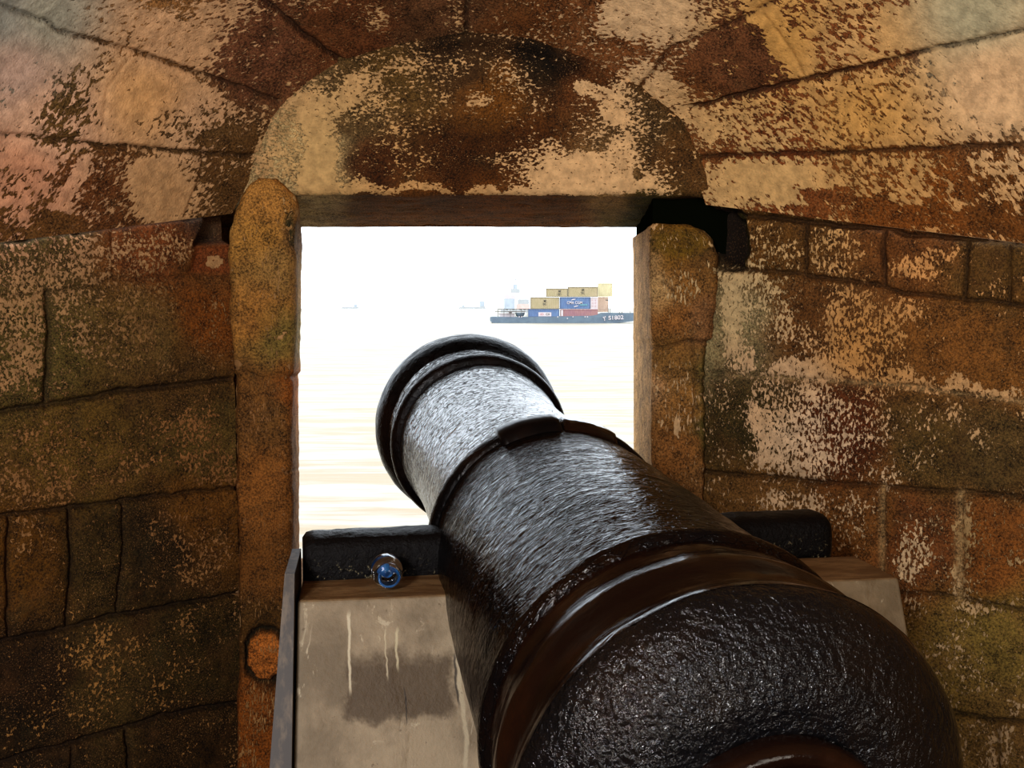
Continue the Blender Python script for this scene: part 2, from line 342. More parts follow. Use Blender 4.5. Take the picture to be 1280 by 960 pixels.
def ex_left(px, py, ok, wash, gro, D, tint, wcol):
    k = soft_poly(px, py, [(262,268),(300,266),(300,302),(246,304),(256,285)], 4) * ok
    D = D - .07 * k; tint = tint * (1 - k[..., None]) + np.array(lin((62,44,30))) * k[..., None]; wash = wash * (1 - k)
    gro = np.maximum(gro, k * .25)
    k = soft_poly(px, py, [(246,306),(300,303),(300,342),(240,340)], 5) * ok
    D = D - .02 * k; tint = tint * (1 - k[..., None]) + np.array(lin((112,62,30))) * k[..., None]; wash = wash * (1 - k)
    e = el(px, py, (272,327,11,9,0)) * ok; wash = np.maximum(wash, e * .8)
    return wash, gro, D, tint, wcol
CAV = [(812,262),(830,256),(903,257),(926,275),(930,318),(921,334),(903,334),(860,300),(812,300)]
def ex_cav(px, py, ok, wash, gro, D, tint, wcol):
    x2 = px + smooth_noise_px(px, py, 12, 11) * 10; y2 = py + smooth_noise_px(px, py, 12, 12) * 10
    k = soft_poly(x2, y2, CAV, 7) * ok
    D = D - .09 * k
    tint = tint * (1 - k[..., None]) + np.array((.004, .004, .003)) * k[..., None]; wash = wash * (1 - k) ; gro = np.maximum(gro, k)  # recess shade painted near black over its real depth
    g = np.clip(1 - seg_dist(px, py, [(915,258),(928,290),(926,330)]) / 10, 0, 1) * ok
    tint = tint * (1 - .8 * g[..., None]) + np.array(lin((58, 62, 18))) * .8 * g[..., None]; wash = wash * (1 - g)
    # grey mortar courses on the right wall
    for pts, w in (([(890,467),(980,473),(1060,477),(1130,482),(1200,492),(1280,503)], 4), ([(1103,608),(1102,738)], 4), ([(1200,617),(1199,750)], 6)):
        m = np.exp(-(seg_dist(px, py, pts) / w) ** 2) * ok * (px > 905)
        tint = tint * (1 - .7 * m[..., None]) + np.array(lin((150,128,92))) * .7 * m[..., None]; gro = gro * (1 - .75 * m)
    return wash, gro, D, tint, wcol
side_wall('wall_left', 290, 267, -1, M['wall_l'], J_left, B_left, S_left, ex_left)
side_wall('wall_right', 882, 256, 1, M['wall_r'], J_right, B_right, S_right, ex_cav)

# ------------------------------------------------------------------ ceiling: flaring vault, ruled from the arch over the opening to the room's vault
A_px = [(290,267),(322,205),(347,148),(388,108),(433,80),(500,60),(584,46),(660,53),(740,82),(800,116),(845,150),(863,196),(882,256)]
B_xz = [(-1.9,.02),(-1.73,.40),(-1.54,.776),(-1.38,.96),(-1.15,1.11),(-.80,1.30),(-.20,1.45),(.35,1.42),(.85,1.28),(1.22,1.02),(1.54,.67),(1.73,.347),(1.9,.02)]
sA = np.array([W(x, y, YF) for x, y in A_px]); sB = np.array([(x, YB, CAMZ + z) for x, z in B_xz])
kk = np.arange(13.)
def cr(K, t):
    i = np.clip(np.floor(t).astype(int), 0, 11); f = (t - i)[:, None]
    g = lambda j: K[np.clip(j, 0, 12)]
    p0, p1, p2, p3 = g(i - 1), g(i), g(i + 1), g(i + 2)
    return .5 * ((2 * p1) + (-p0 + p2) * f + (2 * p0 - 5 * p1 + 4 * p2 - p3) * f ** 2 + (-p0 + 3 * p1 - 3 * p2 + p3) * f ** 3)
tt = np.concatenate([np.linspace(0, 4, 190, endpoint=False), np.linspace(4, 9, 190, endpoint=False), np.linspace(9, 12, 160)])
CA, CB = cr(sA, tt), cr(sB, tt)
uu = dense(220, .62, 30)
Pc = CA[:, None] * (1 - uu[None, :, None]) + CB[:, None] * uu[None, :, None]
bk = np.linspace(YB, -2.6, 24)[1:]
Pb = np.repeat(CB[:, None], len(bk), 1); Pb[..., 1] = bk[None]
Pc = np.concatenate([Pc, Pb], 1)
flc = np.zeros_like(Pc)
mid = cr(sA * .55 + sB * .45, tt)
arc = np.concatenate([[0], np.cumsum(np.linalg.norm(np.diff(mid, axis=0), axis=1))]); arc -= arc[len(arc) // 2]
flc[..., 1] = arc[:, None]
flc[..., 0] = np.concatenate([uu * 1.3, 1.3 + (YB - bk)])[None]
# shear so that the tool marks lean with the photo's (towards the opening as they climb)
flc[..., 0] -= np.abs(arc)[:, None] * .15
sheet('ceiling', Pc, M['vault_l'], J_ceil, B_ceil, S_ceil, .42, None, flc, flip=False, jd=.013)

# ------------------------------------------------------------------ front wall above the opening: tympanum and lintel
zs = []
YO = 3.45
zl = W(600, 243, YF)[2]
zt = 2.62
zz = np.linspace(zt, zl + .02, 190)
prof = [(YF, z) for z in zz]
for a in np.linspace(0, PI / 2, 8)[1:]: prof.append((YF + .022 * (1 - math.cos(a)), zl + .02 - .022 * math.sin(a)))
zf = W(600, 284, YO)[2]
for t in np.linspace(0, 1, 50)[1:]: prof.append((lerp(YF + .022, YO, t), lerp(zl - .002, zf, t)))
prof += [(YO, zf + .05), (YO, zf + .4), (YO, zt)]
prof = np.array(prof)
xx = np.linspace(-1.02, .78, 400)
Pf = np.zeros((len(xx), len(prof), 3)); Pf[..., 0] = xx[:, None]; Pf[..., 1] = prof[None, :, 0]; Pf[..., 2] = prof[None, :, 1]
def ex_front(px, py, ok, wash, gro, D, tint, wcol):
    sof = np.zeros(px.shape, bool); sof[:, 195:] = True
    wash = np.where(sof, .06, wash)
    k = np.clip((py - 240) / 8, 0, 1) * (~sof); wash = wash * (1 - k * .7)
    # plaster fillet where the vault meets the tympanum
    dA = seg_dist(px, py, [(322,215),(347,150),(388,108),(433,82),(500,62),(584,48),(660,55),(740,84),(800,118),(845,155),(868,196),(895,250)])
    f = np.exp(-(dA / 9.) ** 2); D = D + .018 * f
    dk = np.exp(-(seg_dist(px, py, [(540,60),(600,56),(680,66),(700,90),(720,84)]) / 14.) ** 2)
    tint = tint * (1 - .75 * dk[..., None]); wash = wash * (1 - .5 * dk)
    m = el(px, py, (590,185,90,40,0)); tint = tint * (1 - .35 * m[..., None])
    if True:
        D = np.where(sof, D + .012 * fbm(Pf * np.array([.35, 1.6, 1.]), 20., 3, 2.), D)
    w2, g2, D2, t2, c2 = ex_cav(px, py, ok & ~sof, wash, gro, D, tint, wcol)
    return w2, g2, D2, t2, c2
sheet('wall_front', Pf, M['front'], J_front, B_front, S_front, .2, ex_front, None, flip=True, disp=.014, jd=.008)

# ------------------------------------------------------------------ piers (jambs) either side of the opening
def pier(name, outer, inner, far_px, top, sgn, stones, extra=None, YP=2.97):
    """outer/inner: pixel outlines (x at y) of the pier's front face; sgn -1 left pier, +1 right pier"""
    zrow = np.concatenate([np.linspace(0, .5, 14, endpoint=False), np.linspace(.5, top, 380)])
    # y pixel for each z at the plane YP
    t = (zrow - CAMZ) / YP
    up = (t + math.tan(PITCH)) / (1 - t * math.tan(PITCH))
    pyr = 480 - F * up
    def at(poly):
        ys = [q[1] for q in poly]; xs = [q[0] for q in poly]
        return np.interp(pyr, ys, xs)
    depth = YP * cp - (zrow - CAMZ) * sp
    jz = np.stack([zrow * 0 + sgn * 3.1, zrow * 0, zrow], -1)
    xo = (at(outer) + 9 * fbm(jz, 14., 4, 2.) - 640) / F * depth; xi = (at(inner) - 640) / F * depth
    dfar = YO * cp - (zrow - CAMZ) * sp
    xf = (far_px - 640) / F * dfar
    rows = []
    R = .03
    prof = []
    n1 = 8; n2 = 62; n3 = 8; n4 = 44
    for i in range(n1): a = i / n1 * PI / 2; prof.append(('o', 1 - math.sin(a), R * 2.2 * (1 - math.sin(a)), R * (1 - math.cos(PI/2 - a) if False else 0)))
    P = []
    for a in np.linspace(0, PI / 2, n1, endpoint=False):      # outer rounded edge, from behind to front
        P.append((xo - sgn * 0 + (-sgn) * .03 * (1 - math.cos(a)) , np.full(len(zrow), YP + .10 * (1 - math.sin(a)))))
    xo2 = xo - sgn * .03; xi2 = xi + sgn * R
    for s in np.linspace(0, 1, n2, endpoint=False): P.append((lerp(xo2, xi2, s), np.full(len(zrow), YP)))
    for a in np.linspace(0, PI / 2, n3, endpoint=False): P.append((xi2 - sgn * R * math.sin(a), np.full(len(zrow), YP + R * (1 - math.cos(a)))))
    for s in np.linspace(0, 1, n4): P.append((lerp(xi, xf, s), np.full(len(zrow), lerp(YP + R, YO, s))))
    for s in (.1, .5): P.append((xf + sgn * s, np.full(len(zrow), YO)))
    G = np.zeros((len(P), len(zrow) + 3, 3))
    for i, (x, y) in enumerate(P):
        G[i, :len(zrow), 0] = x; G[i, :len(zrow), 1] = y; G[i, :len(zrow), 2] = zrow
    nz = len(zrow)
    for j, (dz, q) in enumerate(((.004, .02), (.006, .08), (.0, .16))):   # close the top, turning back into the wall
        G[:, nz + j] = G[:, nz - 1]; G[:, nz + j, 2] = top + dz; G[:, nz + j, 1] = np.maximum(G[:, nz - 1, 1], YP + q)
    fl = np.zeros_like(G); fl[..., 0] = np.cumsum(np.concatenate([[0], np.full(len(P) - 1, .006)]))[:, None]; fl[..., 1] = G[..., 2]
    return sheet(name, G, M['pier'], (), (), stones, .1, extra, fl, disp=.016, flip=(sgn > 0))
def ex_pl(px, py, ok, wash, gro, D, tint, wcol):
    x2 = px + smooth_noise_px(px, py, 9, 21) * 9; y2 = py + smooth_noise_px(px, py, 9, 22) * 9
    r = np.hypot((x2 - 332) / 1.0, (y2 - 820) / 1.25)
    ring = np.exp(-((r - 27) / 3.6) ** 2); D = D - .02 * ring + .006 * (r < 24)
    tint = tint * (1 - .9 * ring[..., None]) + np.array((.008, .012, .004)) * ring[..., None]
    ins = np.clip((25 - r) / 4, 0, 1); tint = tint * (1 - ins[..., None]) + np.array(lin((176,108,48))) * ins[..., None]
    gro = np.maximum(gro, ring * .8)
    # edge of the render coat at half height, darker patch by the reveal
    c = np.exp(-(seg_dist(x2, y2, [(285,452),(300,460),(325,472),(350,476),(372,470)]) / 3.) ** 2); D = D - .006 * c; gro = np.maximum(gro, c * .35)
    up = np.clip((470 - y2) / 6, 0, 1); D = D + .007 * up
    k = soft_poly(x2, y2, [(357,268),(366,266),(369,300),(366,312),(360,300)], 3)
    tint = tint * (1 - .85 * k[..., None]) + np.array(lin((58,62,40))) * .85 * k[..., None]; D = D - .008 * k
    c = np.exp(-(seg_dist(x2, y2, [(290,600),(330,596),(372,588)]) / 1.6) ** 2); gro = np.maximum(gro, c * .5); D = D - .003 * c
    m = el(x2, y2, (345,410,22,30,0)); tint = tint * (1 - .25 * m[..., None]) + np.array(lin((96,88,40))) * .25 * m[..., None]
    w = el(x2, y2, (296,455,7,5,0)); wash = np.maximum(wash, w)
    w = el(x2, y2, (328,515,22,16,0)); wash = np.maximum(wash, w * .4)
    w = el(x2, y2, (325,885,24,40,0)); wash = np.maximum(wash, w * .4)
    return wash, gro, D, tint, wcol
def ex_pr(px, py, ok, wash, gro, D, tint, wcol):
    x2 = px + smooth_noise_px(px, py, 9, 31) * 9; y2 = py + smooth_noise_px(px, py, 9, 32) * 9
    c = np.exp(-(seg_dist(x2, y2, [(813,436),(830,434),(848,430),(862,424),(875,428),(895,424)]) / 2.2) ** 2); D = D - .010 * c; gro = np.maximum(gro, c * .7)
    c = np.exp(-(seg_dist(x2, y2, [(866,432),(870,470),(866,520),(876,560)]) / 2.) ** 2); D = D - .006 * c; gro = np.maximum(gro, c * .45)
    k = np.clip((x2 - 878) / 8, 0, 1) * np.clip((y2 - 425) / 8, 0, 1)
    tint = tint * (1 - .6 * k[..., None]) + np.array(lin((70,66,30))) * .6 * k[..., None]; D = D - .012 * k
    up = np.clip((428 - y2) / 6, 0, 1); D = D + .008 * up
    m = el(x2, y2, (850,305,34,16,0)); tint = tint * (1 - .6 * m[..., None]) + np.array(lin((84,70,14))) * .6 * m[..., None]
    m = np.exp(-(seg_dist(x2, y2, [(826,350),(840,362),(842,370)]) / 2.) ** 2); gro = np.maximum(gro, m * .7)
    w = el(x2, y2, (852,360,26,22,0)); wash = np.maximum(wash, w * .42)
    w = el(x2, y2, (846,532,4,14,0)); wash = np.maximum(wash, w * .8)
    rev = (px < 815) & (px > 780); wash = np.where(rev, .02, wash)
    tint = np.where(rev[..., None], np.array(lin((176,138,92))) * (1 + .5 * fbm(np.stack([px * .25, py * .02, px * 0], -1), 1., 3))[..., None], tint); D = np.where(rev, D * .35, D)
    return wash, gro, D, tint, wcol
zl_top = W(330, 226, 2.97)[2]; zr_top = W(850, 285, 2.97)[2]
pier('trim_1', [(322,222),(306,232),(297,245),(290,262),(285,285),(281,310),(283,340),(287,480),(288,620),(292,700),(290,860),(288,1400)],
     [(338,222),(352,232),(364,244),(369,258),(366,285),(364,330),(364,1400)], 373, zl_top, -1, S_pl, ex_pl)
pier('trim_2', [(862,283),(885,289),(896,300),(901,318),(901,345),(898,380),(892,425),(889,470),(888,540),(891,600),(893,1400)],
     [(815,283),(814,330),(815,420),(816,560),(817,1400)], 792, zr_top, 1, S_pr, ex_pr)

# wall below the opening, floor, back wall
def box_bm(bm, c, s, rz=0.):
    m = Matrix.Translation(c) @ Matrix.Rotation(rz, 4, 'Z') @ Matrix.Diagonal((s[0], s[1], s[2], 1))
    return bmesh.ops.create_cube(bm, size=1, matrix=m)['verts']
def ob(name, bm, mat, parent=None, smooth=False, coll=C):
    me = bpy.data.meshes.new(name); bmesh.ops.recalc_face_normals(bm, faces=bm.faces); bm.to_mesh(me); bm.free()
    for m_ in (mat if isinstance(mat, (list, tuple)) else [mat]): me.materials.append(m_)
    if smooth:
        for p in me.polygons: p.use_smooth = True
    o = bpy.data.objects.new(name, me); coll.objects.link(o)
    if parent is not None: o.parent = parent
    return o
def plain_stone(name, c1, c2, scale=9):
    m, nt, b = newmat(name)
    tc = nt.nodes.new('ShaderNodeTexCoord').outputs['Object']
    f = mrange(nt, noise(nt, tc, scale, 6, .65), .35, .65)
    nt.links.new(mixc(nt, f, c1, c2), b.inputs['Base Color']); b.inputs['Roughness'].default_value = .9
    nt.links.new(bump(nt, noise(nt, tc, scale * 8, 5, .7), .7, .01), b.inputs['Normal'])
    return m
M['rough'] = plain_stone('brown rubble stone', lin((96,62,30)), lin((150,112,66)))
M['flag'] = plain_stone('worn floor stone', lin((84,62,36)), lin((120,92,58)), 5)
bm = bmesh.new(); box_bm(bm, (-.12, 3.23, .38), (1.9, .44, .76)); o = ob('trim_4', bm, M['rough']); o['kind'] = 'structure'
bm = bmesh.new(); box_bm(bm, (0, .3, -.1), (4.4, 6.4, .2)); o = ob('floor', bm, M['flag']); o['kind'] = 'structure'
bm = bmesh.new(); box_bm(bm, (0, -2.7, 1.6), (4.4, .2, 3.6)); o = ob('wall_back', bm, M['rough']); o['kind'] = 'structure'
m, nt, b = newmat('black moss'); M['mossy_shade'] = m; b.inputs['Base Color'].default_value = (.004, .005, .002, 1); b.inputs['Roughness'].default_value = 1.; b.inputs['Specular IOR Level'].default_value = 0  # near-black colour is painted shade for the mossy recess
bm = bmesh.new(); box_bm(bm, (.62, 3.26, 1.72), (.42, .40, .50)); o = ob('trim_5', bm, M['mossy_shade']); o['kind'] = 'structure'
# solid masonry outside the splayed lining, so that nothing shines round its edges
for nm, pts in (('wall_outer_left', [(-1.0,3.06),(-3.0,3.06),(-3.0,3.5),(-1.0,3.5)]), ('wall_outer_right', [(.76,3.06),(3.0,3.06),(3.0,3.5),(.76,3.5)])):
    bm = bmesh.new(); vs = [bm.verts.new((x, y, -3)) for x, y in pts]; f = bm.faces.new(vs)
    r = bmesh.ops.extrude_face_region(bm, geom=[f]); bmesh.ops.translate(bm, verts=[v for v in r['geom'] if isinstance(v, bmesh.types.BMVert)], vec=(0, 0, 7))
    o = ob(nm, bm, M['rough']); o['kind'] = 'structure'
    
def thing(name, label, cat, loc=(0,0,0), rot=(0,0,0), group=None):
    o = bpy.data.objects.new(name, None); C.objects.link(o); o.empty_display_size = .1
    o.location = loc; o.rotation_euler = rot; o['label'] = label; o['category'] = cat
    if group: o['group'] = group
    return o
def tag(o, label, cat, group=None, kind=None):
    o['label'] = label; o['category'] = cat
    if group: o['group'] = group
    if kind: o['kind'] = kind
    return o

# ------------------------------------------------------------------ the cannon (local +Y is the muzzle direction)
YAW, ELEV = rad(-11.6), rad(6.7)
P0 = (.292, 1.247, .966)
cannon = thing('cannon', 'large black glossy painted iron cannon pointing out through the stone opening to the sea', 'cannon', P0, (ELEV, 0, -YAW))

def tar_material(name, base, brown, rough=.22, wr=1., crack=0., fine=1., bs=.55, spec=.3, fscale=110., an=2.1, obj=False, ior=1.5):
    m, nt, b = newmat(name)
    L = nt.links.new
    tc = nt.nodes.new('ShaderNodeTexCoord').outputs['Object']
    at = nd(nt, 'ShaderNodeAttribute', attribute_name='Skin').outputs['Vector']   # (around, along) in metres
    if obj: at = tc
    f = mrange(nt, noise(nt, tc, 5, 4, .6), .4, .62)
    col = mixc(nt, f, base, brown)
    mp = mapping(nt, at, (1., an, 1), (0, 0, .35))
    mp2 = mapping(nt, at, (.7, 1.9, 1), (0, 0, .2))
    w1 = noise(nt, mp, 34, 2.5, .5, .6)
    w2 = noise(nt, mp, fscale, 3, .6, .4)
    w3 = noise(nt, tc, 5.5, 3, .5)
    vor = nd(nt, 'ShaderNodeTexVoronoi', feature='DISTANCE_TO_EDGE', Scale=46.)
    dist = nt.nodes.new('ShaderNodeVectorMath'); dist.operation = 'ADD'
    nz = nd(nt, 'ShaderNodeTexNoise', Scale=30., Detail=3.); L(mp2, nz.inputs['Vector'])
    sc = nt.nodes.new('ShaderNodeVectorMath'); sc.operation = 'SCALE'; sc.inputs['Scale'].default_value = .05; L(nz.outputs['Color'], sc.inputs[0])
    L(mp2, dist.inputs[0]); L(sc.outputs[0], dist.inputs[1]); L(dist.outputs[0], vor.inputs['Vector'])
    cr_ = mrange(nt, vor.outputs['Distance'], .0, .09)
    if crack > 0:
        col = mixc(nt, mth(nt, 'MULTIPLY', mth(nt, 'SUBTRACT', 1., cr_), crack), col, (.004, .003, .003))
    h = mth(nt, 'ADD', mth(nt, 'MULTIPLY', w1, 1. * wr), mth(nt, 'MULTIPLY', w2, .22 * fine))
    h = mth(nt, 'ADD', h, mth(nt, 'MULTIPLY', cr_, .25 * crack))
    h = mth(nt, 'ADD', h, mth(nt, 'MULTIPLY', w3, .9))
    n = bump(nt, h, bs, .010)
    L(n, b.inputs['Normal']); L(col, b.inputs['Base Color'])
    rr = mrange(nt, w1, .35, .65, rough * .75, rough * 1.5); L(rr, b.inputs['Roughness'])
    L(mrange(nt, cr_, 0., .6, spec * (1 - crack), spec), b.inputs['Specular IOR Level']); b.inputs['IOR'].default_value = ior
    return m
M['tar'] = tar_material('black tarred iron', (.005, .004, .0045), (.012, .005, .002), .13, .9, .6, spec=.17, an=1.6, bs=.6)
M['tar_neck'] = tar_material('sky-sheen tarred iron', (.016, .018, .022), (.02, .022, .026), .13, .6, 1., .6, bs=.34, spec=.9, ior=2.3)  # bluish tone and raised reflectance imitate sky sheen
M['tar_brown'] = tar_material('brown smooth tarred iron', (.012, .005, .003), (.024, .009, .004), .15, .22, 0., .3, bs=.4)
M['tar_breech'] = tar_material('blistered black tarred iron', (.005, .005, .006), (.010, .007, .006), .07, .6, .0, 2.4, bs=1., spec=.4, fscale=120., an=1., obj=True)
M['tar_ring'] = tar_material('black ring paint', (.004, .003, .003), (.012, .006, .004), .3, .5, 0., 1., spec=.15)

def lathe(name, prof, mat, parent, seg=256, sub=.006, closed=False):
    pts = []
    for (t0, r0), (t1, r1) in zip(prof[:-1], prof[1:]):
        n = max(1, int(math.hypot(t1 - t0, r1 - r0) / sub))
        for i in range(n): pts.append((lerp(t0, t1, i / n), lerp(r0, r1, i / n)))
    pts.append(prof[-1])
    # soften the corners a little
    P = np.array(pts); Q = P.copy()
    for _ in range(1):
        Q[1:-1] = .25 * P[:-2] + .5 * P[1:-1] + .25 * P[2:]; P = Q.copy()
    ang = np.linspace(0, 2 * PI, seg, endpoint=False)
    R = P[:, 1][:, None] * np.ones(seg); T = P[:, 0][:, None] * np.ones(seg)
    X = R * np.cos(ang); Z = R * np.sin(ang)
    V = np.stack([X, T, Z], -1)
    big = (R > .1)
    n = fbm(V, 6., 3, 3.) * .006 + fbm(V * np.array([1, 2.2, 1.]), 16., 3, 8.) * .004
    k = 1 + np.where(big, n / np.maximum(R, .05), 0)
    V[..., 0] *= k; V[..., 2] *= k
    nt_, ns = len(P), seg
    idx = np.arange(nt_ * ns).reshape(nt_, ns)
    a = idx[:-1]; b = np.roll(idx, -1, 1)[:-1]; c = np.roll(idx, -1, 1)[1:]; d = idx[1:]
    faces = np.stack([a, b, c, d], -1).reshape(-1, 4)
    me = bpy.data.meshes.new(name)
    me.from_pydata(V.reshape(-1, 3).tolist(), [], faces.tolist())
    me.polygons.foreach_set('use_smooth', [True] * len(me.polygons)); me.update()
    s = np.concatenate([[0], np.cumsum(np.hypot(np.diff(P[:, 0]), np.diff(P[:, 1])))])
    # seamless enough: cosine-folded angle as 3D coordinate
    fl = np.stack([np.broadcast_to(np.cos(ang) * .27, R.shape) * 1.0, np.broadcast_to(s[:, None], R.shape), np.broadcast_to(np.sin(ang) * .27, R.shape)], -1)
    # store around-distance in x, along in y; z keeps the seam hidden on the underside
    ar = (ang + PI / 2) % (2 * PI) - PI
    fl = np.stack([np.broadcast_to(ar * .27, R.shape), np.broadcast_to(s[:, None], R.shape), np.zeros(R.shape)], -1)
    at = me.attributes.new('Skin', 'FLOAT_VECTOR', 'POINT'); at.data.foreach_set('vector', fl.reshape(-1).astype(np.float32))
    me.materials.append(mat)
    o = bpy.data.objects.new(name, me); C.objects.link(o); o.parent = parent
    return o
lathe('cascabel_ring', [(-.04,.02),(-.078,.085),(-.085,.10),(-.087,.122),(-.097,.130),(-.100,.140),(-.094,.149),(-.078,.153),(-.06,.150)], M['tar_brown'], cannon)
lathe('breech', [(-.055,.14),(-.067,.150),(-.066,.162),(-.068,.178),(-.066,.20),(-.056,.23),(-.040,.258),(-.020,.284),(-.004,.297),(.010,.3025),(.02,.303)], M['tar_breech'], cannon)
lathe('base_ring', [(.018,.303),(.035,.301),(.048,.292),(.075,.286),(.10,.287),(.118,.294),(.132,.297),(.148,.294),(.175,.288),(.215,.286),(.226,.284)], M['tar_brown'], cannon)
lathe('reinforce_ring', [(.222,.280),(.226,.290),(.236,.298),(.25,.298),(.262,.292),(.268,.284)], M['tar'], cannon)
lathe('barrel', [(.262,.286),(.30,.284),(.6,.277),(.9,.266),(1.02,.262)], M['tar'], cannon)
lathe('reinforce_ring', [(1.01,.258),(1.015,.270),(1.03,.274),(1.05,.274),(1.066,.268),(1.07,.25),(1.07,.235)], M['tar_ring'], cannon)
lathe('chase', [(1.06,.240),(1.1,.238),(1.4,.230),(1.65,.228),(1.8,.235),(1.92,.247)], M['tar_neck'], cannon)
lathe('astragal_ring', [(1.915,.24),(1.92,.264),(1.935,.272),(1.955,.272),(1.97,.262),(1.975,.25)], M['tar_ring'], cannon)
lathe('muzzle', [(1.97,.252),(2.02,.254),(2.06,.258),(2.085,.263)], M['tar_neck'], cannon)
lathe('muzzle_lip', [(2.08,.26),(2.09,.268),(2.105,.286),(2.125,.297),(2.16,.302),(2.19,.300),(2.205,.285),(2.21,.2),(2.21,.11),(2.20,.098),(1.5,.095),(1.45,.05),(1.45,.001)], M['tar_ring'], cannon)
# cascabel: neck and ball behind the breech
lathe('cascabel', [(-.06,.104),(-.098,.104),(-.108,.100),(-.114,.092),(-.12,.08),(-.125,.062),(-.15,.056),(-.17,.062),(-.20,.085),(-.235,.098),(-.27,.090),(-.30,.06),(-.315,.02),(-.317,.001)], M['tar_brown'], cannon, 96)
# trunnions
def trunnion(L0, L1):
    bm = bmesh.new()
    r = .062; n = 40; sgn = 1 if L1 > 0 else -1
    st = [(L0, r), (L1 - sgn * .022, r), (L1 - sgn * .008, r * .93), (L1, r * .78), (L1, .001)]
    st2 = []
    for (a, ra), (b, rb) in zip(st[:-1], st[1:]):
        k = max(1, int(abs(b - a) / .012)); st2 += [(lerp(a, b, i / k), lerp(ra, rb, i / k)) for i in range(k)]
    st2.append(st[-1])
    rings = []
    for x, rr in st2:
        ring = []
        for i in range(n):
            a = 2 * PI * i / n; q = (abs(math.cos(a)) ** 4 + abs(math.sin(a)) ** 4) ** -.25   # slightly squared stub
            q = lerp(1, q, .75)
            ring.append(bm.verts.new((x, rr * q * math.cos(a) + random.uniform(-.0012, .0012), rr * q * math.sin(a) + random.uniform(-.0012, .0012))))
        rings.append(ring)
    for a, b in zip(rings[:-1], rings[1:]):
        for i in range(n): bm.faces.new((a[i], a[(i + 1) % n], b[(i + 1) % n], b[i]))
    o = ob('trunnion', bm, M['tar_trun'], cannon, True)
    o.location = (0, TT, 0); o.rotation_euler = (-ELEV, 0, 0)
    return o
TT = .985
m, nt, b = newmat('chipped black trunnion paint'); M['tar_trun'] = m
tc = nt.nodes.new('ShaderNodeTexCoord').outputs['Object']
f = mrange(nt, noise(nt, tc, 120, 5, .7), .6, .68); sep = nt.nodes.new('ShaderNodeSeparateXYZ'); nt.links.new(tc, sep.inputs[0])
low = mrange(nt, sep.outputs['Z'], .035, -.03)
nt.links.new(mixc(nt, mth(nt, 'MULTIPLY', f, low), (.006, .005, .005), lin((150,140,110))), b.inputs['Base Color'])
b.inputs['Roughness'].default_value = .4; b.inputs['Specular IOR Level'].default_value = .15
nt.links.new(bump(nt, noise(nt, tc, 90, 5, .65), .8, .006), b.inputs['Normal'])
trunnion(-.2, -.535); trunnion(.2, .62)
# raised patch on the second ring and the worn flat beside it
def ring_patch(name, d0, d1, prof, mat):
    bm = bmesh.new(); vs = []
    n = 16
    for i in range(n + 1):
        a = rad(lerp(d0, d1, i / n)); row = []
        for (t, r) in prof:
            rr = r + random.uniform(-.0008, .0008); rr = min(rr, .262) if i in (0, n) else rr
            row.append(bm.verts.new((rr * math.cos(a), t + random.uniform(-.001, .001), rr * math.sin(a))))
        vs.append(row)
    for r0, r1 in zip(vs[:-1], vs[1:]):
        for i in range(len(prof) - 1): bm.faces.new((r0[i], r0[i+1], r1[i+1], r1[i]))
    o = ob(name, bm, mat, cannon, True)
ring_patch('ring_patch', 88, 118, ((.985,.26),(.992,.276),(1.005,.284),(1.05,.285),(1.066,.279),(1.072,.258)), M['tar_ring'])
ring_patch('worn_flat', 60, 87.5, ((.99,.26),(1.0,.274),(1.02,.2785),(1.06,.2785),(1.075,.268),(1.078,.25)), M['tar_brown'])

